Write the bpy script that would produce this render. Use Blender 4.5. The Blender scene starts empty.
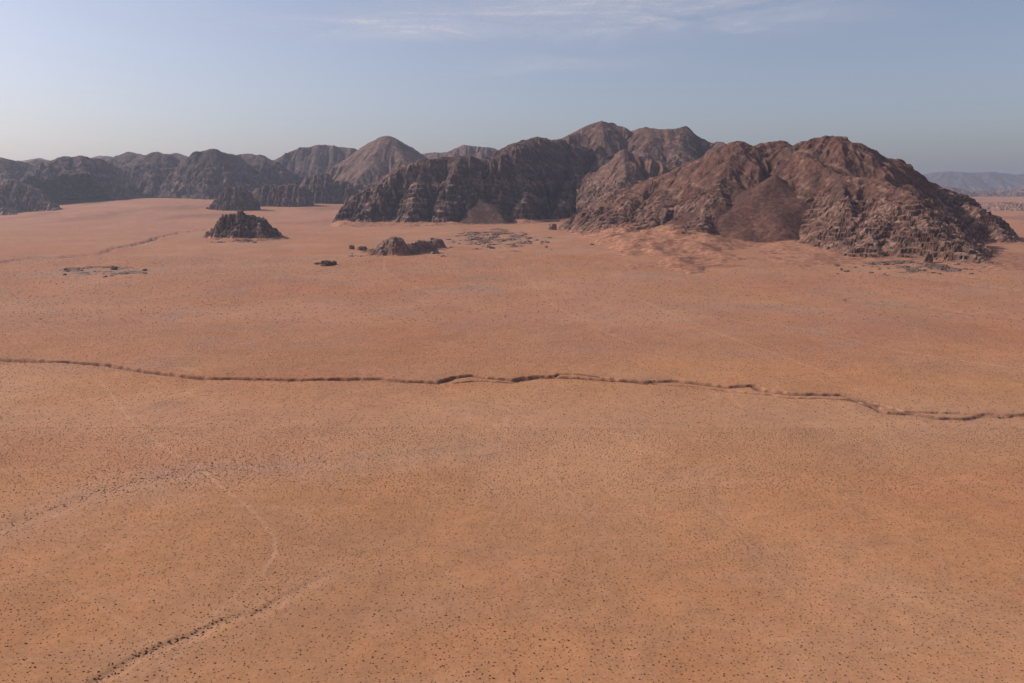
import bpy, math, random
import numpy as np
from mathutils import Vector

random.seed(7)
RNG = np.random.default_rng(11)
C = bpy.context.scene.collection
F32 = np.float32

# ------------------------------------------------------------------ camera
W, H_PX, FOC = 1024.0, 683.0, 796.0
CAM_Z = 160.0
HORIZON = 188.0
PITCH = math.atan((H_PX / 2 - HORIZON) / FOC)

def P(px, py, Y):
    """world point seen at pixel (px,py) at forward distance Y"""
    xc = (px - W / 2) / FOC; yc = (H_PX / 2 - py) / FOC
    d = (xc, math.cos(PITCH) + yc * math.sin(PITCH), -math.sin(PITCH) + yc * math.cos(PITCH))
    k = Y / d[1]
    return (d[0] * k, Y, CAM_Z + d[2] * k)

def G(px, py):
    """point of the flat plain seen at pixel"""
    xc = (px - W / 2) / FOC; yc = (H_PX / 2 - py) / FOC
    d = (xc, math.cos(PITCH) + yc * math.sin(PITCH), -math.sin(PITCH) + yc * math.cos(PITCH))
    k = -CAM_Z / d[2]
    return (d[0] * k, d[1] * k)

# ------------------------------------------------------------------ noise
def _hash(ix, iy, seed):
    k = np.uint32((seed * 2147483647 // 7 + seed * 1274126177) & 0xFFFFFFFF); M1 = np.uint32(1274126177)
    h = ix.astype(np.int32).view(np.uint32) * np.uint32(374761393) + iy.astype(np.int32).view(np.uint32) * np.uint32(668265263) + k
    h = (h ^ (h >> 13)) * M1
    h = (h ^ (h >> 16)) * np.uint32(2246822519)
    h ^= h >> 15
    return (h & np.uint32(0xFFFFFF)).astype(F32) * F32(1 / 0xFFFFFF)
_A = np.linspace(0, 2 * math.pi, 4097, dtype=F32); _COS = np.cos(_A); _SIN = np.sin(_A)

def perlin(x, y, seed=0):
    ix = np.floor(x); iy = np.floor(y)
    fx = (x - ix).astype(F32); fy = (y - iy).astype(F32)
    ix = ix.astype(np.int32); iy = iy.astype(np.int32)
    def g(dx, dy):
        a = (_hash(ix + dx, iy + dy, seed) * F32(4096)).astype(np.int32)
        return _COS[a] * (fx - F32(dx)) + _SIN[a] * (fy - F32(dy))
    u = fx * fx * fx * (fx * (fx * 6 - 15) + 10); v = fy * fy * fy * (fy * (fy * 6 - 15) + 10)
    a = g(0, 0); b = g(1, 0); c = g(0, 1); d = g(1, 1)
    return ((a + (b - a) * u) * (1 - v) + (c + (d - c) * u) * v) * F32(1.5)

def fbm(x, y, size, octv=4, seed=0, gain=.5):
    s = np.zeros(x.shape, F32); a = 1.0; t = 0.0; f = 1.0 / size
    for o in range(octv):
        s += F32(a) * perlin(x * f + 17.3 * o, y * f - 9.1 * o, seed + o * 13)
        t += a; a *= gain; f *= 2.03
    return s / F32(t)

def ridged(x, y, size, octv=4, seed=0):
    s = np.zeros(x.shape, F32); a = 1.0; t = 0.0; f = 1.0 / size
    for o in range(octv):
        s += F32(a) * (1 - np.abs(perlin(x * f + 7.7 * o, y * f + 3.1 * o, seed + o * 31)) * 2)
        t += a; a *= .5; f *= 2.07
    return s / F32(t)

def worley(x, y, size, seed=0, jit=.9):
    """returns (f1, f2, random number of nearest cell)"""
    x = x / size; y = y / size
    ix = np.floor(x).astype(np.int64); iy = np.floor(y).astype(np.int64)
    f1 = np.full(x.shape, 9., F32); f2 = np.full(x.shape, 9., F32); r = np.zeros(x.shape, F32)
    for dx in (-1, 0, 1):
        for dy in (-1, 0, 1):
            hx = _hash(ix + dx, iy + dy, seed); hy = _hash(ix + dx, iy + dy, seed + 101)
            d = np.hypot((ix + dx + .5 + (hx - .5) * jit) - x, (iy + dy + .5 + (hy - .5) * jit) - y).astype(F32)
            near = d < f1
            f2 = np.where(near, f1, np.minimum(f2, d))
            r = np.where(near, _hash(ix + dx, iy + dy, seed + 202), r)
            f1 = np.where(near, d, f1)
    return f1, f2, r

def erosion_oct(x, y, dx, dy, seed):
    ix = np.floor(x).astype(np.int64); iy = np.floor(y).astype(np.int64)
    fx = (x - ix).astype(F32); fy = (y - iy).astype(F32)
    v = np.zeros(x.shape, F32); gx = v.copy(); gy = v.copy(); wt = v.copy()
    for i in (-2, -1, 0, 1):
        for j in (-2, -1, 0, 1):
            hx = _hash(ix - i, iy - j, seed) * F32(.5); hy = _hash(ix - i, iy - j, seed + 77) * F32(.5)
            px = fx + i - hx; py = fy + j - hy
            w = np.exp(-(px * px + py * py) * 2)
            m = (px * dx + py * dy) * F32(2 * math.pi)
            c = np.cos(m); s = -np.sin(m)
            v += c * w; gx += s * (px + dx) * w; gy += s * (py + dy) * w; wt += w
    return v / wt, gx / wt, gy / wt

def erode(x, y, gx, gy, size, amps, seed=0, branch=1.4):
    """gullies that run down the slope (gx,gy), branching octave by octave"""
    m = np.hypot(gx, gy) + F32(.08)
    bx = gy / m; by = -gx / m
    h = np.zeros(x.shape, F32); hx = h.copy(); hy = h.copy(); f = 1.0
    for o, a in enumerate(amps):
        dx = bx + hy * F32(branch); dy = by - hx * F32(branch)
        n = np.maximum(np.hypot(dx, dy), 1e-3); k = np.minimum(1.0, 1.5 / n)
        v, ax, ay = erosion_oct(x / size * f + o * 5.2, y / size * f, dx * k, dy * k, seed + o)
        wgt = a / amps[0]
        h += v * F32(a); hx += ax * F32(wgt * .5); hy += ay * F32(wgt * .5); f *= 2.0
    return h

def sstep(a, b, x):
    t = np.clip((x - a) / (b - a), 0, 1); return t * t * (3 - 2 * t)

def lerp(a, b, t): return a + (b - a) * t

def smax(a, b, k):
    h = np.clip(.5 + .5 * (a - b) / k, 0, 1)
    return b + (a - b) * h + k * h * (1 - h)

def seg_dist(x, y, pts):
    """distance to a polyline and interpolated third coordinate"""
    best = np.full(x.shape, 1e9, F32); val = np.zeros(x.shape, F32)
    for (x0, y0, *z0), (x1, y1, *z1) in zip(pts[:-1], pts[1:]):
        ex, ey = x1 - x0, y1 - y0
        t = np.clip(((x - x0) * ex + (y - y0) * ey) / max(ex * ex + ey * ey, 1e-6), 0, 1)
        d = np.hypot(x - x0 - t * ex, y - y0 - t * ey)
        m = d < best
        best = np.where(m, d, best)
        if z0: val = np.where(m, z0[0] + (z1[0] - z0[0]) * t, val)
    return best.astype(F32), val.astype(F32)

# ------------------------------------------------------------------ materials
def rock_material(name, bump=.6, scale=1.0, rough=.95, speck=.5):
    m = bpy.data.materials.new(name); m.use_nodes = True
    nt = m.node_tree; nt.nodes.clear()
    N = nt.nodes.new; L = nt.links.new
    out = N('ShaderNodeOutputMaterial'); b = N('ShaderNodeBsdfPrincipled'); L(b.outputs[0], out.inputs[0])
    b.inputs['Roughness'].default_value = rough
    b.inputs['Specular IOR Level'].default_value = .12
    at = N('ShaderNodeAttribute'); at.attribute_name = 'tint'; at.attribute_type = 'GEOMETRY'
    tc = N('ShaderNodeTexCoord')
    n1 = N('ShaderNodeTexNoise'); n1.inputs['Scale'].default_value = .16 * scale; n1.inputs['Detail'].default_value = 8; n1.inputs['Roughness'].default_value = .65
    L(tc.outputs['Object'], n1.inputs['Vector'])
    mr = N('ShaderNodeMapRange'); mr.inputs['From Min'].default_value = .3; mr.inputs['From Max'].default_value = .7
    mr.inputs['To Min'].default_value = 1 - speck; mr.inputs['To Max'].default_value = 1 + speck
    L(n1.outputs[0], mr.inputs['Value'])
    mx = N('ShaderNodeMix'); mx.data_type = 'RGBA'; mx.blend_type = 'MULTIPLY'; mx.inputs['Factor'].default_value = 1
    L(at.outputs['Color'], mx.inputs['A']); L(mr.outputs[0], mx.inputs['B']); L(mx.outputs['Result'], b.inputs['Base Color'])
    n2 = N('ShaderNodeTexNoise'); n2.inputs['Scale'].default_value = .45 * scale; n2.inputs['Detail'].default_value = 6; n2.inputs['Roughness'].default_value = .7
    L(tc.outputs['Object'], n2.inputs['Vector'])
    bp = N('ShaderNodeBump'); bp.inputs['Strength'].default_value = bump; bp.inputs['Distance'].default_value = 2.0 / scale
    L(n2.outputs[0], bp.inputs['Height']); L(bp.outputs[0], b.inputs['Normal'])
    return m

def sand_material():
    m = bpy.data.materials.new('desert_sand'); m.use_nodes = True
    nt = m.node_tree; nt.nodes.clear()
    N = nt.nodes.new; L = nt.links.new
    out = N('ShaderNodeOutputMaterial'); b = N('ShaderNodeBsdfPrincipled'); L(b.outputs[0], out.inputs[0])
    b.inputs['Roughness'].default_value = .98; b.inputs['Specular IOR Level'].default_value = .08
    at = N('ShaderNodeAttribute'); at.attribute_name = 'tint'; at.attribute_type = 'GEOMETRY'
    tc = N('ShaderNodeTexCoord')
    def noise(scale, detail, rough=.6):
        n = N('ShaderNodeTexNoise'); n.inputs['Scale'].default_value = scale; n.inputs['Detail'].default_value = detail; n.inputs['Roughness'].default_value = rough
        L(tc.outputs['Object'], n.inputs['Vector']); return n
    def rng(src, a, bb, lo, hi):
        r = N('ShaderNodeMapRange'); r.inputs['From Min'].default_value = a; r.inputs['From Max'].default_value = bb
        r.inputs['To Min'].default_value = lo; r.inputs['To Max'].default_value = hi; L(src, r.inputs['Value']); return r.outputs[0]
    col = at.outputs['Color']
    for sc, de, lo, hi in ((.9, 5, .85, 1.15), (.14, 6, .90, 1.10), (.03, 6, .94, 1.06), (.006, 6, .93, 1.07)):
        n = noise(sc, de, .7)
        mx = N('ShaderNodeMix'); mx.data_type = 'RGBA'; mx.blend_type = 'MULTIPLY'; mx.inputs['Factor'].default_value = 1
        L(col, mx.inputs['A']); L(rng(n.outputs[0], .32, .68, lo, hi), mx.inputs['B']); col = mx.outputs['Result']
    L(col, b.inputs['Base Color'])
    n2 = noise(.5, 5, .6)
    bp = N('ShaderNodeBump'); bp.inputs['Strength'].default_value = .35; bp.inputs['Distance'].default_value = .5
    L(n2.outputs[0], bp.inputs['Height']); L(bp.outputs[0], b.inputs['Normal'])
    return m

M_SAND = sand_material()
M_ROCK = rock_material('weathered_sandstone', 1.0, .55, .95, .55)
M_FAR = rock_material('far_sandstone', .9, .22, .95, .45)

def plain_mat(name, col, rough=.9, var=.3, scale=3.0):
    m = bpy.data.materials.new(name); m.use_nodes = True
    nt = m.node_tree; b = nt.nodes['Principled BSDF']; L = nt.links.new
    b.inputs['Roughness'].default_value = rough; b.inputs['Specular IOR Level'].default_value = .1
    tc = nt.nodes.new('ShaderNodeTexCoord'); n = nt.nodes.new('ShaderNodeTexNoise'); n.inputs['Scale'].default_value = scale; n.inputs['Detail'].default_value = 4
    r = nt.nodes.new('ShaderNodeValToRGB')
    r.color_ramp.elements[0].position = .3; r.color_ramp.elements[1].position = .7
    r.color_ramp.elements[0].color = (*[c * (1 - var) for c in col], 1); r.color_ramp.elements[1].color = (*[c * (1 + var) for c in col], 1)
    L(tc.outputs['Object'], n.inputs['Vector']); L(n.outputs[0], r.inputs[0]); L(r.outputs[0], b.inputs['Base Color'])
    return m

# ------------------------------------------------------------------ mesh helper
def mesh_obj(name, verts, faces, mat, tint=None, smooth=False):
    """verts (n,3) array, faces (m,k) int array -> linked object"""
    me = bpy.data.meshes.new(name)
    n, m, k = len(verts), len(faces), faces.shape[1]
    me.vertices.add(n); me.vertices.foreach_set('co', np.ascontiguousarray(verts, F32).ravel())
    me.loops.add(m * k); me.loops.foreach_set('vertex_index', np.ascontiguousarray(faces, np.int32).ravel())
    me.polygons.add(m)
    me.polygons.foreach_set('loop_start', np.arange(0, m * k, k, dtype=np.int32))
    me.polygons.foreach_set('use_smooth', np.full(m, smooth, dtype=bool))
    me.update(calc_edges=True)
    if tint is not None:
        a = me.color_attributes.new('tint', 'FLOAT_COLOR', 'POINT')
        c = np.ones((n, 4), F32); c[:, :3] = np.clip(tint, 0, 1); a.data.foreach_set('color', c.ravel())
    me.materials.append(mat)
    o = bpy.data.objects.new(name, me); C.objects.link(o)
    return o

def tag(o, label, cat, group=None, kind=None):
    o['label'] = label; o['category'] = cat
    if group: o['group'] = group
    if kind: o['kind'] = kind
    return o

def grid_mesh(name, X, Y, Z, mat, tint, keep=None, smooth=False, origin=None):
    nr, nc = X.shape
    idx = np.arange(nr * nc).reshape(nr, nc)
    f = np.stack([idx[:-1, :-1], idx[:-1, 1:], idx[1:, 1:], idx[1:, :-1]], -1).reshape(-1, 4)
    v = np.stack([X, Y, Z], -1).reshape(-1, 3); t = tint.reshape(-1, 3)
    if keep is not None:
        kk = keep.ravel(); f = f[kk[f].any(1)]
        used = np.zeros(len(v), bool); used[f] = True
        new = np.cumsum(used) - 1; f = new[f]; v = v[used]; t = t[used]
    if origin is not None: v = v - np.array(origin)
    o = mesh_obj(name, v, f, mat, t, smooth)
    if origin is not None: o.location = origin
    return o

# ------------------------------------------------------------------ the ground height and colour
GULLY = [G(*p) for p in [(-120,361),(0,360),(62,361),(108,364),(129,368),(170,374),(201,377.5),(248,377.5),(289,379),(382,377.5),(398,380),(439,381.7),(455,376.5),(473,375),(486,377.5),(512,380),
         (522,379),(538,376.5),(569,377.5),(615,380.6),(646,381.7),(672,380),(698,382.7),(729,387),(755,386),(760,391),(796,395.6),(822,395.6),(843,395.6),(868,403),(884,412.7),(915,414),(936,419),(967,419),(987,414),(1024,415),(1140,417)]]
GULLY2 = [G(*p) for p in [(455,383),(486,381),(512,383),(560,374),(585,375.5),(615,379),(640,383),(690,386),(729,391),(790,399),(850,400),(872,408)]]
GULLY3 = [G(*p) for p in [(850,398),(905,412),(960,414),(1000,417),(1060,409)]]
FARGULLY = [G(*p) for p in [(-60,266),(0,263),(37,257),(60,257),(100,254),(113,249),(137,244.6),(158,238),(182,232.7),(206,229.5)]]
TRACK_A = [G(*p) for p in [(100,380),(132,423),(170,451),(201,467),(222,490),(248,508),(274,537),(276,555),(262,575)]]
WASH_A = [G(*p) for p in [(40,730),(93,683),(124,666),(170,643),(217,627),(258,612),(289,596),(331,575)]]
WASH_B = [G(*p) for p in [(-80,560),(0,529),(31,519),(62,508),(93,495),(129,485),(170,477),(232,468),(310,464),(387,459),(470,450)]]
TRACK_C = [G(*p) for p in [(388,250),(384,260),(384,271),(399,279),(417,287),(440,297)]]
TRACK_D = [G(*p) for p in [(492,254),(508,266),(530,280),(553,306),(600,330),(640,345)]]
TRACK_E = [G(*p) for p in [(640,300),(708,330),(770,352),(832,376)]]
TRACK_F = [G(*p) for p in [(600,308),(700,316),(812,330),(905,352),(1003,366),(1080,378)]]
TRACK_G = [G(*p) for p in [(20,560),(90,600),(150,640),(175,690)]]
TRACK_H = [G(*p) for p in [(276,555),(230,600),(190,640),(150,690)]]
EAST = [[G(*p) for p in q] for q in ([(905,278),(960,284),(1024,292),(1090,300)], [(925,272),(980,279),(1040,284)], [(850,300),(930,308),(1040,322)])]

def wander(pts, n, amp, seed):
    """resample a polyline and let it meander"""
    a = np.array([p[:2] for p in pts], float); d = np.r_[0, np.cumsum(np.hypot(*np.diff(a, axis=0).T))]
    s = np.linspace(0, d[-1], n); x = np.interp(s, d, a[:, 0]); y = np.interp(s, d, a[:, 1])
    k = fbm(s, s * 0 + seed, 14, 4, seed) * amp; k2 = fbm(s, s * 0 + seed + 50, 14, 4, seed + 9) * amp
    return list(zip(x + k2 * .4, y + k))

GULLY = wander(GULLY, 320, 1.8, 3)
GULLY2 = wander(GULLY2, 140, 3.5, 5)
GULLY3 = wander(GULLY3, 80, 3.5, 6)
TRACK_A = wander(TRACK_A, 60, 2, 8); WASH_A = wander(WASH_A, 60, 4, 9); WASH_B = wander(WASH_B, 60, 2, 10)

def near_poly(x, y, pts, pad):
    """seg_dist evaluated only close to the polyline (fast)"""
    a = np.array([p[:2] for p in pts])
    best = np.full(x.shape, 1e4, F32); side = np.zeros(x.shape, F32)
    m = (x > a[:, 0].min() - pad) & (x < a[:, 0].max() + pad) & (y > a[:, 1].min() - pad) & (y < a[:, 1].max() + pad)
    ix = np.flatnonzero(m)
    if len(ix) == 0: return best, side
    xf = x.ravel()[ix]; yf = y.ravel()[ix]; bf = np.full(len(ix), 1e4, F32); sf = np.zeros(len(ix), F32)
    order = np.argsort(xf); xs = xf[order]
    for (x0, y0), (x1, y1) in zip(a[:-1], a[1:]):
        lo = np.searchsorted(xs, min(x0, x1) - pad); hi = np.searchsorted(xs, max(x0, x1) + pad)
        k = order[lo:hi]
        xx = xf[k]; yy = yf[k]; ex, ey = x1 - x0, y1 - y0
        t = np.clip(((xx - x0) * ex + (yy - y0) * ey) / max(ex * ex + ey * ey, 1e-6), 0, 1)
        qx, qy = xx - x0 - t * ex, yy - y0 - t * ey
        d = np.hypot(qx, qy); mm = d < bf[k]
        kk = k[mm]; bf[kk] = d[mm]; sf[kk] = np.sign(ex * qy[mm] - ey * qx[mm]) * (1 if ex >= 0 else 1)
    best.ravel()[ix] = bf; side.ravel()[ix] = sf
    return best, side

def ground_h(x, y):
    R = np.hypot(x, y)
    big = fbm(x, y, 520, 4, 41)
    z = big * 5 * sstep(700, 2200, R) + fbm(x, y, 150, 4, 42) * (1.4 + 2.2 * sstep(600, 1800, R)) + fbm(x, y, 62, 3, 47) * .6
    z += fbm(x, y, 24, 3, 43) * .22
    z += ridged(x + 20 * perlin(x / 60, y / 60, 5), y, 120, 3, 44) * .5
    z *= 1 - .8 * sstep(9000, 16000, R)
    az = np.arctan2(x, np.maximum(y, 1)) 
    z += 95 * sstep(3500, 6600, R) * sstep(-.62, -.40, az) * (1 - .75 * sstep(.1, .5, az)) * (y > 0)
    z += 9 * sstep(1500, 2300, R) * np.exp(-((az - .16) / .30) ** 2) * (y > 0) * (1 + .5 * fbm(x, y, 260, 3, 48))
    # the incised wadi: steep crumbling banks
    d, s = near_poly(x, y, GULLY, 45)
    along = perlin(x / 40, y * 0, 70) * .5 + .5
    wid = (2.6 + 2.2 * along) * (1 - .4 * sstep(200, 310, x))
    dep = 3.6 * (.75 + .4 * np.clip(perlin(x / 55, y * 0 + .5, 71) + .6, 0, 1.2)) * (1 - .3 * sstep(40, 260, x)) * (1 - .65 * sstep(290, 350, x))
    jag = perlin(x / 8, y / 8, 72) * 1.3 + perlin(x / 2.5, y / 2.5, 73) * .35
    z -= dep * (1 - sstep(wid * .6, wid * 1.45, d + jag))
    z -= .7 * (1 - sstep(wid, wid + 16, d + jag * 3)) * (1 - .6 * sstep(60, 200, x))
    for q, dd, ww in ((GULLY2, 1.5, 1.7), (GULLY3, 1.6, 1.9)):
        d, s = near_poly(x, y, q, 30)
        z -= dd * (.4 + .9 * np.clip(perlin(x / 25, y * 0 + 3, 74) + .5, 0, 1)) * (1 - sstep(ww * .7, ww * 1.4, d + jag * .8))
    d, s = near_poly(x, y, FARGULLY, 160)
    z -= 7 * (.35 + .9 * np.clip(perlin(x / 120, y / 120, 75) + .4, 0, 1)) * (1 - sstep(6, 17, d + perlin(x / 25, y / 25, 76) * 7))
    for i, q in enumerate(EAST):
        d, s = near_poly(x, y, q, 60)
        z -= 2.5 * (1 - sstep(4, 13, d + perlin(x / 20, y / 20, 90 + i) * 5))
    d, s = near_poly(x, y, WASH_A, 40)
    z -= .6 * (1 - sstep(1.2, 4, d + jag)) * sstep(330, 260, y)
    d, s = near_poly(x, y, WASH_B, 40)
    z -= .5 * (1 - sstep(2, 9, d + jag))
    return z

ORANGE = np.array([.455, .212, .100], F32); PINK = np.array([.365, .170, .112], F32); PALE = np.array([.53, .285, .165], F32)
RED = np.array([.41, .158, .080], F32); GREYP = np.array([.33, .20, .15], F32)

def mixc(c, col, t): return c + (np.asarray(col, F32) - c) * np.clip(t, 0, 1)[..., None]

def ground_col(x, y):
    R = np.hypot(x, y)
    wx = x + 90 * fbm(x, y, 260, 3, 51); wy = y + 60 * fbm(x, y, 260, 3, 52)
    c = np.broadcast_to(ORANGE, x.shape + (3,)).copy()
    a = fbm(wx, wy, 300, 5, 53)
    c = mixc(c, PALE, sstep(.0, .45, a) * .45)
    c = mixc(c, RED, sstep(.0, .45, -a) * .5)
    # pinker gravel plain past the wadi
    far = sstep(600, 900, y + 120 * fbm(x, y, 200, 3, 54))
    c = mixc(c, PINK, far * (.5 + .35 * fbm(wx, wy, 180, 4, 55)))
    c = mixc(c, GREYP, far * sstep(.05, .4, fbm(wx, wy * 1.6, 150, 5, 56)) * .5)
    c = mixc(c, RED, far * sstep(.0, .4, fbm(wx + 400, wy, 330, 4, 57)) * .45)
    # paler band just this side of the wadi
    band = np.exp(-((y - 540 + 50 * fbm(x, y, 150, 3, 58)) / 80) ** 2)
    c = mixc(c, [.47, .255, .150], band * .55)
    c = mixc(c, GREYP, .18 * sstep(.1, .5, fbm(x, y * 2, 70, 4, 59)) * (1 - far))
    # shallow rills braiding down the plain, and gravel streaks between them
    fx_ = x + 60 * fbm(x, y, 140, 3, 81); fy_ = y * .55 + 30 * fbm(x, y, 140, 3, 82)
    rl = 1 - np.abs(perlin(fx_ / 95, fy_ / 95, 83)) * 2; rl2 = 1 - np.abs(perlin(fx_ / 38, fy_ / 38, 84)) * 2
    wk = .55 + .45 * sstep(700, 1100, y)
    c = mixc(c, [.52, .31, .20], sstep(.93, 1.0, rl) * .22 * wk + sstep(.93, 1.0, rl2) * .10)
    c = mixc(c, [.27, .15, .10], sstep(.78, .93, rl) * (1 - sstep(.93, .97, rl)) * .22 * wk)
    c = mixc(c, [.30, .165, .105], sstep(.05, .4, fbm(x, y * 1.3, 34, 5, 85)) * .10)
    c = mixc(c, [.36, .19, .105], sstep(.0, .45, fbm(x, y, 210, 4, 86)) * .35)
    def line(q, pad, w, col, k, soft=1.5):
        nonlocal c
        d, s = near_poly(x, y, q, pad)
        d = d + perlin(x / 5, y / 5, 60) * w * .5
        c = mixc(c, col, (1 - sstep(w, w * soft + .5, d)) * k)
    P2 = [.60, .36, .23]
    def broad(q, pad, w, col, k):
        k = k * .8
        nonlocal c
        d, s = near_poly(x, y, q, pad)
        d = d * (1 + .6 * fbm(x, y, 30, 3, 61))
        c = mixc(c, col, np.exp(-(d / w) ** 2) * k * (.7 + .6 * fbm(x, y, 14, 3, 62)))
    broad(WASH_B, 110, 26, [.41, .245, .165], .7)
    broad(WASH_A, 60, 14, [.47, .26, .15], .4)
    line(WASH_A, 40, .6, P2, .2)
    line(TRACK_A, 30, .6, P2, .25); line(TRACK_G, 30, .6, P2, .13); line(TRACK_H, 30, .6, P2, .17)
    line(TRACK_C, 60, 2, P2, .16); line(TRACK_D, 60, 1.8, P2, .13); line(TRACK_E, 50, 1.4, P2, .22); line(TRACK_F, 60, 1.8, P2, .24)
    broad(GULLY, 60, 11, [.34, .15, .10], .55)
    for q, w in ((GULLY, 4.4), (GULLY2, 1.9), (GULLY3, 2.2)):       # darker, ragged colour band along the gully lines
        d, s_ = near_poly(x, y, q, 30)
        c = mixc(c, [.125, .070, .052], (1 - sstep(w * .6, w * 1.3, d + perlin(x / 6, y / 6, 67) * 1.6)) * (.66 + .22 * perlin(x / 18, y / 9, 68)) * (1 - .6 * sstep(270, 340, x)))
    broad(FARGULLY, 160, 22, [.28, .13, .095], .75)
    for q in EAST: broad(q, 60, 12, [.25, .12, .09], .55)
    # rocky pale pavements
    for (px, py, rx, ry, k) in ((90, 272, 150, 110, .8), (150, 271, 90, 70, .4), (495, 242, 330, 260, .6), (455, 247, 150, 110, .5), (215, 236, 200, 180, .5), (330, 262, 40, 35, .5), (880, 262, 300, 60, .5), (950, 268, 260, 60, .5)):
        gx, gy = G(px, py)
        e = np.hypot((x - gx) / rx, (y - gy) / ry) + .5 * fbm(x, y, 50, 4, 63)
        c = mixc(c, [.30, .21, .165], (1 - sstep(.4, 1.1, e)) * k * sstep(-.2, .3, fbm(x, y, 26, 4, 64)))
    # dusky plain far away at the left
    c = mixc(c, [.42, .20, .13], sstep(2600, 4200, y) * .5)
    c = mixc(c, [.17, .09, .07], sstep(.02, .32, fbm(x, y * .6, 380, 5, 66)) * sstep(2900, 4300, y) * .45)
    return c

def build_ground():
    # one sheet: fine inside the view, coarse behind, 3 m to 60 km
    a_f = np.linspace(-.77, .77, 1300)           # tan of the heading
    ang = np.arctan(a_f)
    rest = np.linspace(ang[-1], 2 * math.pi + ang[0], 90)[1:-1]
    ang = np.r_[ang, rest]
    rr = [3, 40, 90, 140, 170]
    th = math.radians(42)
    r = 185.
    while r < 60000:
        rr.append(r)
        if 500 < r < 860: r += .85
        else: r += max(1.0, (r * r + CAM_Z ** 2) / CAM_Z * .00078) if r < 3500 else r * .012
    rr = np.array(rr)
    A, Rr = np.meshgrid(ang, rr)
    X = Rr * np.sin(A); Y = Rr * np.cos(A)
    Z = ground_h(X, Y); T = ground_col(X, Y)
    nr, nc = X.shape
    idx = np.arange(nr * nc).reshape(nr, nc); nxt = np.roll(idx, -1, axis=1)
    f = np.stack([idx[:-1], nxt[:-1], nxt[1:], idx[1:]], -1).reshape(-1, 4)[:, ::-1]
    v = np.stack([X, Y, Z], -1).reshape(-1, 3)
    # close the centre with a fan of quads onto a middle vertex
    v = np.vstack([v, [[0, 0, float(Z[0].mean())]]]); t = np.vstack([T.reshape(-1, 3), T.reshape(-1, 3)[:1]])
    ci = len(v) - 1
    k = np.arange(0, nc - 1, 2)
    cf = np.stack([np.full(len(k), ci), idx[0, k], idx[0, k + 1], idx[0, (k + 2) % nc]], -1)[:, ::-1]
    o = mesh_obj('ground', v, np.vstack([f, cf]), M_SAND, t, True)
    tag(o, 'wide orange and pink desert plain of sand and gravel', 'ground', kind='structure')

build_ground()


# ------------------------------------------------------------------ mountains
VARN = np.array([.115, .062, .048], F32)    # dark desert varnish
BROWN = np.array([.20, .098, .068], F32)
TAN = np.array([.34, .20, .145], F32)
SCREE = np.array([.115, .053, .040], F32)
SAND = np.array([.40, .185, .110], F32)

def heights(spec, x, y):
    warp = spec.get('warp', 40); ws = spec.get('wsize', 160); seed = spec.get('seed', 1)
    wx = x + warp * fbm(x, y, ws, 3, seed + 1); wy = y + warp * fbm(x, y, ws, 3, seed + 2)
    h = np.full(x.shape, -400., F32); near = np.full(x.shape, 1e4, F32)
    k = spec.get('blend', 18)
    for (pts, slope, cap) in spec['ridges']:
        d, z = seg_dist(wx, wy, pts)
        near = np.minimum(near, d)
        if isinstance(slope, tuple):            # gentle top, then a cliff
            s1, dc, s2 = slope
            q = d - dc
            drop = s1 * (np.sqrt(d * d + cap * cap) - cap) + (s2 - s1) * .5 * (q + np.sqrt(q * q + dc * dc * .2)) - (s2 - s1) * .5 * (-dc + math.sqrt(dc * dc * 1.2))
            h = smax(h, z - drop, k)
        else:
            h = smax(h, z - slope * (np.sqrt(d * d + cap * cap) - cap), k)
    fan = np.full(x.shape, -400., F32)
    for (pt, slope) in spec.get('fans', ()):
        d = np.hypot(x - pt[0] + 26 * perlin(x / 110, y / 110, seed + 3), y - pt[1] + 26 * perlin(x / 110, y / 110, seed + 4))
        fan = np.maximum(fan, pt[2] - slope * d)
    return h, fan, near

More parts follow.
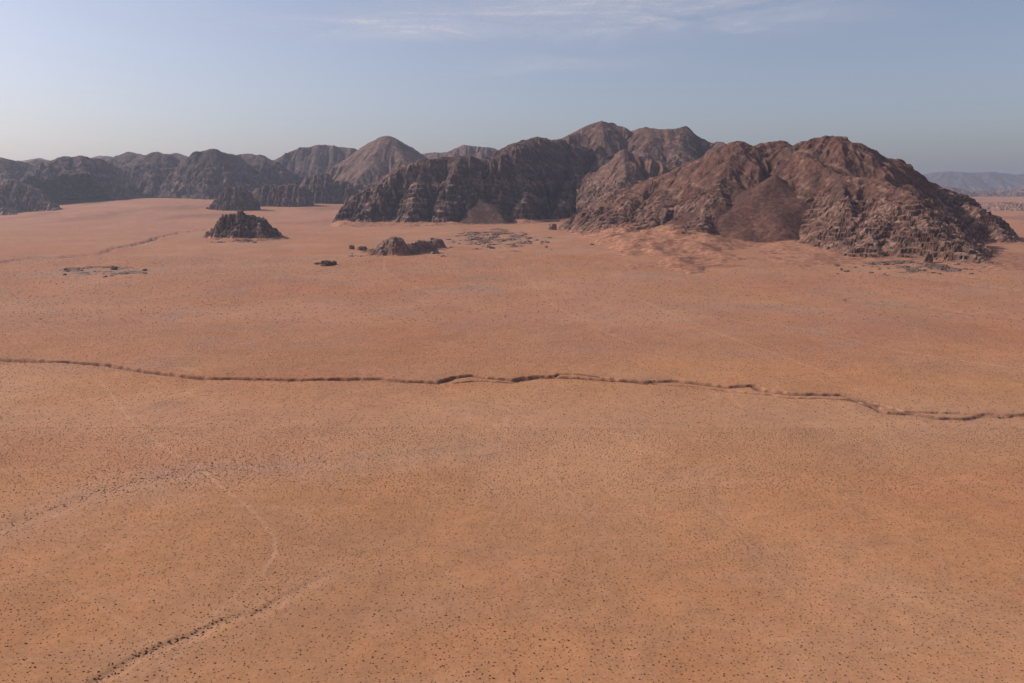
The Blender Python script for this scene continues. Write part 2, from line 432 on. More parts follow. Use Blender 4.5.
def mountain(name, label, px0, px1, y0, y1, step, colstep, spec, mat=M_ROCK, kind='structure', cat='mountain', group=None):
    seed = spec.get('seed', 1)
    t = np.arange((px0 - 512) / FOC, (px1 - 512) / FOC, colstep / FOC) / math.cos(PITCH) * .985
    ys = np.arange(y0, y1, step)
    T, Y = np.meshgrid(t, ys); X = (T * Y).astype(np.float64)
    hb, fan, near = heights(spec, X, Y)
    gx = np.gradient(hb, axis=1) / np.gradient(X, axis=1)
    gy = np.gradient(hb, axis=0) / step - gx * T      # rows run along rays: take out the sideways part
    E = spec.get('gully', (60, (9, 5, 2.6, 1.4)))
    live = sstep(-10, 60, hb)
    er = erode(X, Y, gx.astype(F32), gy.astype(F32), E[0], E[1], seed + 20) * sstep(.06, .5, np.hypot(gx, gy)).astype(F32)
    er = er * (.55 + .9 * sstep(-.3, .35, fbm(X, Y, 260, 3, seed + 31)))
    for (pt, rad, dep_) in spec.get('cuts', ()):
        hb = hb - dep_ * np.exp(-((X - pt[0]) ** 2 + (Y - pt[1]) ** 2) / rad ** 2)
    er = er * (.12 + .88 * sstep(0, .55 * E[0], near))
    h = hb + er * live
    h = h + spec.get('rough', 5) * (fbm(X, Y, spec.get('rsize', 45) * 1.3, 5, seed + 4, .6) * 1.6 + .5 * ridged(X, Y, spec.get('rsize', 45), 4, seed + 5) * sstep(0, .4 * E[0], near)) * live
    # foot: a sand and talus apron, gentler than the rock
    foot = spec.get('foot', 16) * (1 + .7 * fbm(X, Y, 130, 3, seed + 7))
    if 'footx' in spec:
        a, b, mul = spec['footx']; pxx = 512 + X / Y * FOC; foot = foot * (mul + (1 - mul) * sstep(a, b, pxx)) * sstep(550, 625, pxx) * (1 - .72 * sstep(800, 870, pxx))
    sl = spec.get('apron', .22)
    h2 = np.where(h > foot, h, foot + (h - foot) * sl)
    # blocky, ledged rock zone
    rz = spec.get('rock', (10, 90, .6))
    zone = sstep(rz[0] - 6, rz[0] + 8, h) * (1 - sstep(rz[1] * .8, rz[1] * 1.3, h + 30 * fbm(X, Y, 90, 3, seed + 8)))
    zone = zone * sstep(rz[2] - .7, rz[2] * .2, fbm(X, Y, 140, 3, seed + 9) + .1 * 0) if rz[2] < 1 else zone
    if 'rockx' in spec:
        a, b, lo = spec['rockx']; px = 512 + X / Y * FOC
        zone = zone * (lo + (1 - lo) * sstep(a, b, px))
    bs = spec.get('block', 16); ba = spec.get('blockamp', 9)
    ux = X + bs * .5 * perlin(X / bs, Y / bs, 3); uy = Y + bs * .5 * perlin(X / bs, Y / bs, 4)
    f1, f2, r1 = worley(ux * spec.get('wide', .8), uy, bs, seed + 10); g1, g2, r2 = worley(ux * spec.get('wide', .8), uy, bs * .45, seed + 11)
    cr1 = sstep(0, .22, f2 - f1); cr2 = sstep(0, .3, g2 - g1)
    blk = (r1 - .45) * ba + (r2 - .45) * ba * .55 - (1 - cr1) * ba * .5 - (1 - cr2) * ba * .25
    h2 = h2 + blk * zone
    # strata: ledges
    st = spec.get('strata', (14, .5))
    _, _, rb = worley(ux * .7 + 3 * bs, uy * .8, bs * 2.6, seed + 16)
    off = st[0] * (1.3 * fbm(X, Y, bs * 5, 3, seed + 12) + .45 * rb + .22 * r1) + .05 * X
    lv = st[0]; q = (h2 + off) / lv; fr = q - np.floor(q)
    edge = .35 + .4 * rb
    ter = (np.floor(q) + sstep(edge, np.minimum(edge + .3, 1), fr)) * lv - off
    st = (st[0], st[1] * sstep(-.35, .25, fbm(X, Y, bs * 5, 3, seed + 17)))
    h2 = lerp(h2, ter, st[1] * zone)
    rowfrac = sstep(0, .05, np.linspace(0, 1, X.shape[1]))[None, :] * sstep(0, .05, np.linspace(1, 0, X.shape[1]))[None, :]
    rowfrac = rowfrac * sstep(0, .09, np.linspace(0, 1, X.shape[0]))[:, None] * sstep(0, .05, np.linspace(1, 0, X.shape[0]))[:, None]
    h2 = h2 - 14 * (1 - rowfrac) * (h2 < 60)
    sx = np.gradient(h2, axis=1) / np.gradient(X, axis=1); sy = np.gradient(h2, axis=0) / step - sx * T
    steep = np.hypot(sx, sy)
    # scree fans lie over the rock
    fan2 = fan + fbm(X, Y, 30, 3, seed + 13) * 2.0 + er * .12
    foot_f = np.where(fan2 > 10, fan2, 10 + (fan2 - 10) * .35)
    isfan = sstep(-2, 3, foot_f - h2) * (fan > -60)
    h3 = np.maximum(h2, foot_f)
    h3 = np.where(fan > -60, h3, h2)
    # ---- colour of the rock itself
    crest = sstep(.0, 1.0, h / max(spec.get('top', 300), 1))
    c = np.broadcast_to(np.asarray(spec.get('main', BROWN), F32), X.shape + (3,)).copy()
    n1 = fbm(X, Y, 110, 5, seed + 14); n2 = fbm(X + h * 2, Y, 45, 5, seed + 15)
    c = mixc(c, spec.get('dark', VARN), sstep(-.05, .35, n1) * .75)
    c = mixc(c, spec.get('pale', TAN), sstep(.05, .45, n2) * spec.get('palek', .55))
    band = np.sin((h + 14 * n1) / spec.get('bandw', 13)) * .5 + .5
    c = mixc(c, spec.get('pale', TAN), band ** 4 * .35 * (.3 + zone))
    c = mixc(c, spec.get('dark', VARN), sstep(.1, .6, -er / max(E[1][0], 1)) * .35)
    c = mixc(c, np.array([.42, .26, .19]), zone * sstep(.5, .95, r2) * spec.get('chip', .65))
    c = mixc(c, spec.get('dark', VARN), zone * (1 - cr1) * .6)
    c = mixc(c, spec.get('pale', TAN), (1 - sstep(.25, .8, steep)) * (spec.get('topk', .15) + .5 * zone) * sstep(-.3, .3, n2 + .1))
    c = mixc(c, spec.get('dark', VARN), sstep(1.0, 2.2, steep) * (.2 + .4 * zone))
    low = 1 - sstep(foot * .6, foot * 1.3, h + 22 * n2)
    c = mixc(c, spec.get('sand', SAND), low * (1 - zone * .75))
    c = mixc(c, spec.get('scree', SCREE), isfan * (.93 - .25 * sstep(.0, .4, fbm(X, Y, 26, 4, seed + 33))) * sstep(2, 14, h3))
    c = mixc(c, spec.get('sand', SAND), (1 - sstep(1, 9, h3 + 4 * n2)) * .9)
    if 'paint' in spec: c = spec['paint'](X, Y, h3, c, n1, n2)
    keep = h3 > -3.5
    cx, cy = float(np.mean(X[keep])), float(np.mean(Y[keep]))
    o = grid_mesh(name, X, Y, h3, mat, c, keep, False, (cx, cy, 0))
    tag(o, label, cat, group, kind)
    return o

def R(pts, slope, cap): return ([P(*p) for p in pts], slope, cap)

# the large brown massif at the right
mountain('mountain', 'large brown rocky massif with a dark scree fan at its centre, ragged toe reaching out over the plain', 530, 1100, 1430, 3250, 3.2, .72, dict(
    seed=3, warp=26, wsize=150, blend=22, foot=20, apron=.15, top=300,
    ridges=[R([(585,214,3060),(602,199,3000),(619,190,2950),(656,178,2900),(688,164,2850),(709,158,2800),(725,149,2760),(737,142,2740)], .74, 30),
            R([(737,142,2740),(750,148,2740),(766,143,2750),(780,143,2760),(790,148,2780),(803,141,2800),(812,143,2760)], .76, 40),
            R([(815,145,2740),(830,136.5,2600),(847,139.5,2560),(866,147,2600),(881,158,2640),(896,161,2680),(910,169,2700),(926,181,2700),(938,190,2680)], .95, 46),
            R([(790,148,2640),(815,161,2480),(845,176,2370),(881,181,2270),(905,190,2160),(928,210,2020),(955,240,1860),(982,262,1720),(1003,269,1640)], .72, 12),
            R([(932,184,2700),(950,190,2600),(963,198,2550),(979,210,2470),(999,229,2380)], .70, 14),
            R([(737,142,2740),(722,172,2560),(706,206,2380),(694,238,2200)], .66, 10),
            R([(700,162,2810),(676,192,2660),(655,215,2500),(640,236,2370)], .58, 12),
            R([(656,178,2900),(630,200,2740),(604,226,2560)], .56, 10),
            R([(780,143,2760),(794,172,2540),(812,206,2300),(826,240,2080)], .72, 10),
            R([(845,176,2370),(850,204,2170),(850,236,1990)], .70, 10),
            R([(881,181,2270),(896,212,2060),(905,244,1860)], .70, 10),
            R([(905,190,2160),(925,226,1930),(945,250,1780)], .70, 8),
            R([(880,214,2100),(870,236,1920),(866,249,1830)], .5, 8), R([(930,222,1960),(958,250,1760),(998,266,1630)], .45, 5)],
    fans=[(P(772,174,2470), .585), (P(716,196,2440), .60), (P(742,188,2470), .60)],
    gully=(150, (18, 11, 5, 2.5)), rough=10, rsize=60, rock=(4, 135, 2), rockx=(770, 830, .62), wide=.55, block=20, blockamp=5.5, strata=(12, .95), footx=(690, 760, 2.2),
    main=[.142, .066, .047], dark=[.075, .041, .034], pale=[.36, .20, .135]))

# dark cliffs left of it
mountain('mountain', 'dark cliff-faced mountain with a tan rounded top, left of the large brown massif', 330, 625, 3150, 4700, 4.5, .7, dict(
    seed=14, warp=34, wsize=170, blend=18, foot=22, apron=.22, top=400,
    ridges=[R([(346,210,3560),(354,197,3600),(383,179,3680),(401,167,3740),(422,160,3780),(436,158,3800),(457,156,3820),(468,157,3830),(488,160,3860)], (.7, 30, 1.25), 20),
            R([(488,160,3860),(499,155,3940),(515,144,4060),(530,139,4180),(541,138,4260),(554,140,4340),(567,146,4400),(580,145.5,4460),(594,150,4440),(604,156,4380),(611,166,4260),(607,182,4100),(595,199,3920)], (.35, 90, 1.7), 30),
            R([(383,179,3680),(372,200,3530),(362,214,3440)], .95, 14),
            R([(422,160,3780),(414,186,3620),(408,210,3460)], 1.0, 14),
            R([(457,156,3820),(452,182,3640),(440,212,3460)], 1.0, 14),
            R([(530,150,4180),(528,172,3960),(524,200,3680)], 1.3, 12),
            R([(580,152,4440),(572,178,4060),(560,205,3760)], 1.3, 12)],
    fans=[(P(480,199,3620), .60)],
    gully=(95, (18, 11, 6, 3)), rough=9, rsize=60, rock=(14, 230, 2), block=34, blockamp=13, strata=(24, .6),
    main=[.098, .057, .048], dark=[.055, .036, .036], palek=.5, scree=[.095, .055, .044]))

# back peaks
mountain('mountain', 'tall reddish-brown twin-topped peak rising behind the two nearer mountains', 530, 760, 4300, 6200, 7, .75, dict(
    seed=25, warp=45, wsize=260, blend=30, foot=25, apron=.3, top=560,
    ridges=[R([(540,152,5100),(557,140,5150),(580,129,5200),(601,121,5200),(616,125,5200),(632,132,5200),(648,128,5150),(659,130,5120),(680,129,5080),(693,137,5060),(703,139,5040),(711,143,5020),(719,142,5000),(735,152,4600),(755,165,4900)], .75, 40),
            R([(601,121,5200),(606,150,4900),(596,180,4600)], .68, 24),
            R([(648,128,5150),(644,150,4850),(640,175,4600)], .68, 24),
            R([(680,129,5080),(684,155,4800),(690,180,4500)], .68, 24)],
    gully=(240, (36, 20, 10, 5)), rough=14, rsize=120, rock=(60, 330, .5), block=40, blockamp=16, strata=(40, .4),
    main=[.13, .070, .053], dark=[.078, .047, .041]))
mountain('mountain', 'small steep brown hill in the valley between the dark cliffs and the large massif', 575, 705, 3250, 4500, 5, .75, dict(
    seed=36, warp=30, wsize=150, blend=20, foot=30, apron=.3, top=330,
    ridges=[R([(592,192,3900),(606,170,3950),(620,154,3980),(628,150,3980),(640,155,3950),(655,160,3920),(674,167,3880),(690,178,3800)], .85, 18),
            R([(628,150,3980),(622,180,3700),(606,210,3450)], .68, 14),
            R([(606,170,3950),(596,200,3650),(585,214,3480)], .68, 14)],
    gully=(130, (17, 11, 6, 3)), rough=9, rsize=60, rock=(10, 190, 2), block=24, blockamp=11, strata=(20, .45),
    main=[.18, .097, .07]))

# middle-left hills
mountain('mountain', 'smooth brown cone-shaped mountain with rounded tip between the left range and the dark cliffs', 300, 470, 5600, 7400, 9, .75, dict(
    seed=47, warp=30, wsize=300, blend=30, foot=26, apron=.3, top=560,
    ridges=[R([(322,175,6500),(348,157,6500),(358,150,6500),(369,143,6500),(382,137,6500),(391,138.5,6500),(403,146,6500),(419,156,6500),(432,163,6500),(450,172,6500)], .62, 60),
            R([(386,137,6500),(374,158,6150),(360,178,5850)], .58, 30), R([(391,138,6500),(404,160,6150),(410,180,5900)], .58, 30)],
    gully=(240, (24, 13, 7, 3)), rough=9, rsize=120, rock=(30, 170, 2), block=45, blockamp=14, strata=(55, .35),
    main=[.165, .095, .072], dark=[.095, .062, .052]), M_FAR)
mountain('mountain', 'flat-domed hazy mountain just left of the cone-shaped one', 255, 400, 6800, 8600, 11, .75, dict(
    seed=58, warp=40, wsize=300, blend=30, foot=26, apron=.3, top=560,
    ridges=[R([(262,172,7600),(276,160,7600),(287,153.5,7600),(305,147,7600),(324,145,7600),(342,146.5,7600),(356,149.5,7600),(375,158,7600)], .95, 40)],
    gully=(150, (26, 13, 6, 3)), rough=12, rsize=120, rock=(30, 200, 2), block=60, blockamp=18, strata=(70, .3),
    main=[.11, .07, .06], dark=[.07, .05, .046]), M_FAR)
mountain('mountain', 'low hazy ridge showing between the cone-shaped mountain and the dark cliffs', 400, 545, 6700, 8400, 11, .8, dict(
    seed=69, warp=40, wsize=300, blend=30, foot=26, apron=.3, top=520,
    ridges=[R([(405,160,7600),(420,153.5,7600),(446,152,7500),(452,150,7500),(462,145,7500),(478,147,7500),(493,148,7500),(503,152,7500),(530,160,7500)], .8, 40)],
    gully=(150, (20, 12, 6, 3)), rough=10, rsize=120, rock=(30, 200, 2), block=60, blockamp=16, strata=(70, .3),
    main=[.16, .10, .085], dark=[.11, .075, .065]), M_FAR)

# long range at the left
mountain('mountain', 'long dark range of round-topped cliffs along the left skyline', -70, 312, 5500, 7900, 9, .75, dict(
    seed=71, warp=50, wsize=300, blend=34, foot=50, apron=.28, top=460,
    ridges=[R([(-60,162,6500),(-20,160,6300),(2,159.5,6200),(12,160,6300),(26,164,6600),(39,159,6800),(52,163,6500),(60,159,6000),(66,157,5750),(80,157.5,5750),(90,159,6000)], .78, 50),
            R([(90,159,6000),(104,162,6900),(116,158,7000),(129,153,6900),(144,155,6800),(150,156,6500),(156,153.5,6350),(166,154.5,6350),(170,156,6700),(177,153.5,6900),(189,158,6700)], .80, 50),
            R([(189,158,6700),(200,154,6300),(212,149.5,6150),(227,154,6300),(235,156,6600),(245,155,6700),(256,155,6600),(266,158,6550),(277,162,6500),(288,172,6450),(300,188,6400)], .80, 45),
            R([(66,157,5750),(60,180,5350),(52,202,4600)], .8, 26), R([(80,157.5,5750),(88,184,5300),(98,206,4900)], .8, 24),
            R([(2,159.5,6200),(4,186,5600),(10,204,5200)], .8, 26),
            R([(129,153,6900),(126,178,6400),(120,198,6000)], .8, 26), R([(156,153.5,6350),(152,180,5950),(148,199,5650)], .8, 24),
            R([(177,153.5,6900),(180,178,6450),(182,196,6100)], .8, 24), R([(212,149.5,6150),(206,174,5850),(202,192,5600)], .8, 26),
            R([(250,155,6650),(248,178,6250),(250,192,5950)], .8, 24)],
    topk=.55, chip=.3,
    gully=(300, (46, 22, 10, 4)), rough=10, rsize=160, rock=(46, 330, 2), block=50, blockamp=22, strata=(50, .4),
    main=[.085, .056, .052], dark=[.050, .038, .042], pale=[.22, .135, .11], palek=.45), M_FAR)
mountain('mountain', 'dark blocky bluff at the left edge in front of the long range', -120, 80, 4150, 5500, 6.5, .75, dict(
    seed=82, warp=36, wsize=220, blend=20, foot=14, apron=.2, top=240,
    ridges=[R([(-80,178,4900),(0,182,4900),(13,178,4900),(25,184,4880),(38,190,4850),(50,202,4800),(56,208,4750)], 1.1, 24),
            R([(0,182,4900),(-4,205,4600),(10,214,4450)], .9, 16)],
    gully=(80, (14, 8, 4, 2)), rough=9, rsize=60, rock=(10, 160, 2), block=30, blockamp=14, strata=(30, .45),
    main=[.125, .08, .07], dark=[.08, .055, .05]), M_ROCK)
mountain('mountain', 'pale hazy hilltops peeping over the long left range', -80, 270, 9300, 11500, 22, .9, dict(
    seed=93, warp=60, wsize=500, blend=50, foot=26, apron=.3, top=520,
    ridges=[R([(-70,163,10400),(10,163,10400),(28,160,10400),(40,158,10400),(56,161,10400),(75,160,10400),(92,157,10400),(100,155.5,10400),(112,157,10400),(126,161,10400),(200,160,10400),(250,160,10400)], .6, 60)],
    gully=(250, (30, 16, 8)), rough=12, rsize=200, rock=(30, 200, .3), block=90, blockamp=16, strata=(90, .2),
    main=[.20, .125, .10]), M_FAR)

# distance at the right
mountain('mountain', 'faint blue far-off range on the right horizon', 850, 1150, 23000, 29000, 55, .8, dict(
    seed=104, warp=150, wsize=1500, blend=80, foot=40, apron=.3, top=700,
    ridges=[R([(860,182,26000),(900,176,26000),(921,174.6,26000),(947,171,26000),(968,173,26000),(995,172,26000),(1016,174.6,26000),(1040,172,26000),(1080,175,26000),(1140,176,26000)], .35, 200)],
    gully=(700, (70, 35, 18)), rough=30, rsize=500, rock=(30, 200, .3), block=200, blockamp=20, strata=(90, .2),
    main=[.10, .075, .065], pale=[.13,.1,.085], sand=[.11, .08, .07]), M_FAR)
mountain('mountain', 'low darker hills in front of the faint blue range at the right', 900, 1130, 11500, 15000, 26, .8, dict(
    seed=115, warp=100, wsize=900, blend=40, foot=12, apron=.3, top=160,
    ridges=[R([(920,187,13000),(945,186,13000),(965,191,13000),(990,191,13000),(1008,190,13000),(1040,188,13000),(1100,190,13000)], .35, 60)],
    gully=(300, (26, 12, 6)), rough=14, rsize=200, rock=(30, 200, .3), block=120, blockamp=14, strata=(60, .2),
    main=[.10, .07, .062], sand=[.22, .13, .10]), M_FAR)
mountain('hill', 'low pale flat-topped sandstone rise at the right edge beyond the massif', 950, 1100, 4300, 6000, 8, .7, dict(
    seed=126, warp=40, wsize=200, blend=14, foot=8, apron=.12, top=80,
    ridges=[R([(976,204,5200),(990,203,5200),(1000,202,5200),(1024,203,5200),(1080,202,5200)], .30, 60)],
    gully=(80, (6, 4, 2)), rough=4, rsize=60, rock=(6, 80, 2), block=34, blockamp=7, strata=(14, .6),
    main=[.36, .23, .17], dark=[.25, .14, .10], sand=[.44, .23, .15]), M_ROCK, cat='hill')

# ------------------------------------------------------------------ free-standing rock outcrops (things)
mountain('rock_outcrop', 'jagged dark rocky knoll standing alone on the sand at the left', 195, 295, 2380, 2860, 2.0, .5, dict(
    seed=137, warp=12, wsize=50, blend=8, foot=7, apron=.2, top=100,
    ridges=[R([(209,232,2600),(219,218,2600),(230,213,2600),(241,210,2600),(251,214,2600),(263,218,2590),(272,227,2580),(281,238,2560)], (.5, 13, 1.7), 4),
            R([(242,209,2600),(238,224,2545),(232,236,2510)], 1.1, 6), R([(263,219,2590),(262,232,2540),(258,239,2510)], 1.1, 6)],
    gully=(26, (6, 4, 2.2)), rough=5, rsize=18, rock=(3, 140, 2), block=22, blockamp=15, strata=(13, .6),
    main=[.15, .09, .073], dark=[.075, .048, .044], pale=[.30, .19, .145]), M_ROCK, kind=None, cat='rock outcrop')
mountain('rock_outcrop', 'dark rounded crag, leftmost of the three behind the lone knoll', 195, 265, 4250, 5000, 4.5, .6, dict(
    seed=148, warp=20, wsize=90, blend=10, foot=9, apron=.2, top=160,
    ridges=[R([(208,208,4600),(217,197,4600),(227,187,4600),(240,186,4600),(249,193,4600),(254,200,4600)], 1.8, 40)],
    gully=(45, (9, 5, 3)), rough=7, rsize=35, rock=(5, 200, 2), block=22, blockamp=14, strata=(22, .45),
    main=[.10, .063, .056], dark=[.065, .045, .043]), M_ROCK, kind=None, cat='rock outcrop', group='dark crags behind the knoll')
mountain('rock_outcrop', 'long low dark crag with an uneven top, middle of the three behind the lone knoll', 240, 318, 4600, 5450, 5, .6, dict(
    seed=159, warp=20, wsize=90, blend=10, foot=9, apron=.2, top=160,
    ridges=[R([(246,197,5000),(256,188,5000),(266,184,5000),(279,186,5000),(288,184,5000),(303,185,5000),(311,192,5000)], 1.3, 16)],
    gully=(45, (9, 5, 3)), rough=7, rsize=35, rock=(5, 200, 2), block=24, blockamp=14, strata=(22, .45),
    main=[.12, .075, .064], dark=[.075, .05, .046]), M_ROCK, kind=None, cat='rock outcrop', group='dark crags behind the knoll')
mountain('rock_outcrop', 'dark crag with a pointed hump and long flat shoulder below the cone-shaped mountain', 290, 370, 4850, 5750, 5, .6, dict(
    seed=170, warp=20, wsize=90, blend=10, foot=9, apron=.2, top=200,
    ridges=[R([(298,192,5300),(306,178,5300),(316,174,5300),(327,173,5300),(335,181,5300),(348,181,5300),(357,187,5300),(360,193,5300)], 1.4, 18)],
    gully=(45, (9, 5, 3)), rough=7, rsize=35, rock=(5, 240, 2), block=24, blockamp=14, strata=(22, .45),
    main=[.10, .065, .058], dark=[.065, .046, .044]), M_ROCK, kind=None, cat='rock outcrop', group='dark crags behind the knoll')

def dome(px0, px1, y0, y1, label, seed, ridges, main=(.30, .18, .135)):
    mountain('boulder', label, px0, px1, y0, y1, 1.1, .45, dict(
        seed=seed, warp=6, wsize=24, blend=4, foot=3, apron=.2, top=50, ridges=ridges,
        gully=(16, (1.6, 1.4, .8)), rough=2.4, rsize=14, rock=(2, 90, 2), block=14, blockamp=4, strata=(8, .25),
        main=list(main), dark=[.17, .10, .078], pale=[.38, .24, .18]), M_ROCK, kind=None, cat='boulder', group='boulders in front of the dark cliffs')
dome(360, 424, 1800, 2120, 'biggest brown boulder in front of the dark cliffs, its right side in deep shade', 201,
     [R([(383,242,1945),(388,238,1940),(395,236,1935),(402,239,1935),(407,246,1940)], (.35, 13, 2.4), 8), R([(382,246,1930),(372,251,1925)], 1.2, 8)])
dome(400, 446, 1830, 2160, 'second broad boulder, touching the right side of the biggest boulder', 202,
     [R([(411,244,1960),(416,241,1970),(423,240,1980),(431,244,1985)], (.35, 10, 2.0), 7)], (.29, .175, .13))
dome(424, 456, 2000, 2320, 'dark-topped boulder behind the right end of the two big boulders', 203,
     [R([(429,241,2110),(435,238,2120),(440,239,2120)], (.3, 9, 2.0), 7)])
dome(354, 384, 1900, 2200, 'squat broken boulder at the left side of the biggest boulder', 204,
     [R([(366,251,2010),(373,249,2010)], 1.1, 6)])
dome(438, 470, 1960, 2240, 'low flat brown boulder at the right end of the boulder row', 205,
     [R([(447,248,2080),(456,249,2080)], 1.1, 6)], (.24, .15, .12))

# boulders ----------------------------------------------------------
def icosphere(sub):
    import bmesh
    bm = bmesh.new(); bmesh.ops.create_icosphere(bm, subdivisions=sub, radius=1)
    v = np.array([p.co[:] for p in bm.verts]); f = np.array([[q.index for q in p.verts] for p in bm.faces]); bm.free()
    return v, f
ICO = {s: icosphere(s) for s in (2, 3, 5)}

def boulder_mesh(name, sub, sx, sy, sz, seed, col, dark, rough=.22):
    v, f = ICO[sub]
    a = v[:, 0] * 1.7 + seed * 3.1; b = v[:, 1] * 1.7 + v[:, 2] * 1.3 + seed
    r = 1 + rough * fbm(a, b, 1.0, 4, seed) + rough * .7 * fbm(v[:, 2] * 2 + seed, a, 1.0, 3, seed + 3)
    f1, f2, rr = worley(v[:, 0] * 2 + v[:, 2], v[:, 1] * 2 - v[:, 2] * .7, .8, seed)
    r = r + (rr - .5) * rough * .7 - .10 * (1 - sstep(0, .15, f2 - f1))
    p = v * r[:, None]
    p[:, 2] = np.sign(p[:, 2]) * np.abs(p[:, 2]) ** .8          # flatter top, steeper sides
    p = p * np.array([sx, sy, sz])
    c = mixc(np.broadcast_to(np.asarray(col, F32), p.shape).copy(), dark, sstep(-.1, .4, fbm(a * 2, b * 2, 1, 4, seed + 8)))
    me_o = mesh_obj(name, p, f, M_ROCK, c, False)
    return me_o

BCOL, BDARK = [.21, .125, .095], [.11, .068, .056]
def gz(x, y): return float(ground_h(np.array([[x]]), np.array([[y]]))[0, 0])
# (px of centre, px of foot row, half width px, height px, label)
big = [
       (362, 251, 5, 4, 'low boulder out on its own left of the big boulders', 205),
       (352, 250, 3, 4, 'small stone block at the far left end of the boulder row', 206),
       (928, 264, 5, 9, 'small pointed dark rock standing at the foot of the large massif', 208),
       (326, 266, 6, 5, 'dark low rock lying alone on the sand between knoll and boulders', 209),
       (334, 265, 3, 4, 'little dark rock at the right of the lone low rock', 210),
       (317, 264, 3, 2, 'tiny flat rock at the left of the lone low rock', 211),
       (114, 270, 4, 3, 'dark rock on the pale stony patch at the left', 212),
       (145, 271, 2, 2, 'small dark stone right of the pale stony patch', 213),
       (66, 271, 2, 2, 'small dark stone at the left end of the pale stony patch', 214),
       (552, 232, 5, 6, 'round tan rock under the right end of the dark cliffs', 215)]
for (px, py, hw, hp, lab, sd) in big:
    gx, gy = G(px, py); dist = math.hypot(gx, gy)
    s = gy / FOC
    o = boulder_mesh('boulder', 5 if hw > 5 else 3, hw * s * .98, hw * s * .8, hp * s * .62, sd, BCOL if sd != 215 else [.34, .19, .12], BDARK, .42)
    gy2 = gy + hw * s * .75
    gx2 = gx * gy2 / gy
    o.location = (gx2, gy2, gz(gx2, gy2) + hp * s * .38); o.rotation_euler = (0, 0, sd * 1.3)
    tag(o, lab, 'boulder', 'boulders on the plain' if py < 262 else None)

def ledges(px0, px1, py0, py1, label, seed, amp, block, thr, main, cat='rock outcrop', grow=1.0):
    ya, yb = G(512, py1)[1], G(512, py0)[1]
    step = max(1.2, (yb - ya) / 330)
    t = np.arange((px0 - 512) / FOC, (px1 - 512) / FOC, .5 / FOC) / math.cos(PITCH) * .985
    ys = np.arange(ya, yb, step); T, Y = np.meshgrid(t, ys); X = T * Y
    u = np.linspace(-1, 1, X.shape[1])[None, :]; v = np.linspace(-1, 1, X.shape[0])[:, None]
    fall = 1 - sstep(.35, 1.0, np.sqrt(u * u + v * v) + .5 * fbm(X, Y, block * 9, 3, seed))
    body = sstep(thr, thr + .35, fbm(X, Y, block * 5, 4, seed + 1) + .25 * (fall - .5)) * fall
    f1, f2, r1 = worley(X + block * .4 * perlin(X / block, Y / block, 2), Y * 1.25, block, seed + 2); g1, g2, r2 = worley(X, Y * 1.2, block * .4, seed + 3)
    h = body * amp * (.35 + .8 * r1 + .4 * r2) - (1 - sstep(0, .2, f2 - f1)) * amp * .4 - (1 - sstep(0, .25, g2 - g1)) * amp * .15
    h = h - amp * .28 - 1.5 * (1 - sstep(.05, .3, fall))
    gh = ground_h(X, Y)
    c = np.broadcast_to(np.asarray(main, F32), X.shape + (3,)).copy()
    c = mixc(c, [.13, .08, .063], sstep(.45, .9, r1) * .5)
    c = mixc(c, [.36, .24, .18], sstep(.6, 1, r2) * .5)
    c = mixc(c, SAND, (1 - sstep(0, amp * .2, h + .1 * amp * fbm(X, Y, block, 3, seed + 5))) * .8)
    h = np.maximum(h, -1.4)
    keep = np.broadcast_to(np.sqrt(u * u + v * v) < .98, X.shape)
    o = grid_mesh('rock_outcrop', X, Y, gh + h, M_ROCK, c, keep, False, (float(X.mean()), float(Y.mean()), 0))
    tag(o, label, cat)
ledges(430, 562, 229, 257, 'broken field of low brown rock ledges on the sand right of the big boulders', 901, 5.5, 15, -.0, [.34, .195, .135])
ledges(345, 460, 244, 259, 'low rubble apron of brown stone round the feet of the big boulders', 911, 4, 10, -.02, [.34, .195, .135])
ledges(40, 165, 263, 281, 'pale grey-brown stony patch of flat ledges on the plain at the left', 921, 1.9, 10, -.02, [.36, .25, .19])
ledges(200, 292, 234, 245, 'rubble apron spread round the foot of the lone dark knoll', 931, 6, 13, -.05, [.16, .10, .08])
ledges(800, 1040, 250, 279, 'stony ground of low ledges before the ragged toe of the large massif', 941, 4, 12, .0, [.25, .155, .12])
ledges(575, 700, 226, 246, 'pale broken ledges poking through the sand ramps left of the scree fan', 951, 9, 16, .05, [.25, .16, .125])

# slabs and loose blocks right of the boulders and around the stony patches
protos = [boulder_mesh('boulder', 2, 1, .8, .55, 300 + i, BCOL if i % 2 else [.32, .21, .165], BDARK, .35) for i in range(6)]
used = [False] * 6
areas = [((443, 552), (232, 254), 60, 'loose grey-brown slab in the rubble field right of the big boulders, below the dark cliffs', 'rubble field in front of the dark cliffs', (2.2, 7.5)),
         ((62, 150), (266, 279), 16, 'small stone slab on the pale stony patch of plain left of the lone knoll', 'stones on the pale stony patch', (1.8, 5)),
         ((205, 285), (236, 243), 26, 'block of fallen rock lying round the foot of the lone dark knoll', 'blocks round the lone knoll', (3, 8)),
         ((350, 450), (248, 258), 26, 'small block lying between and before the big rounded boulders', 'blocks among the big boulders', (2.5, 6)),
         ((830, 1010), (258, 277), 60, 'loose block scattered on the sand before the toe of the large massif', 'blocks before the toe of the large massif', (2, 6)),
         ((590, 660), (230, 247), 34, 'pale slab sunk in the sand ramps left of the scree fan', 'slabs in the sand ramps', (4, 9))]
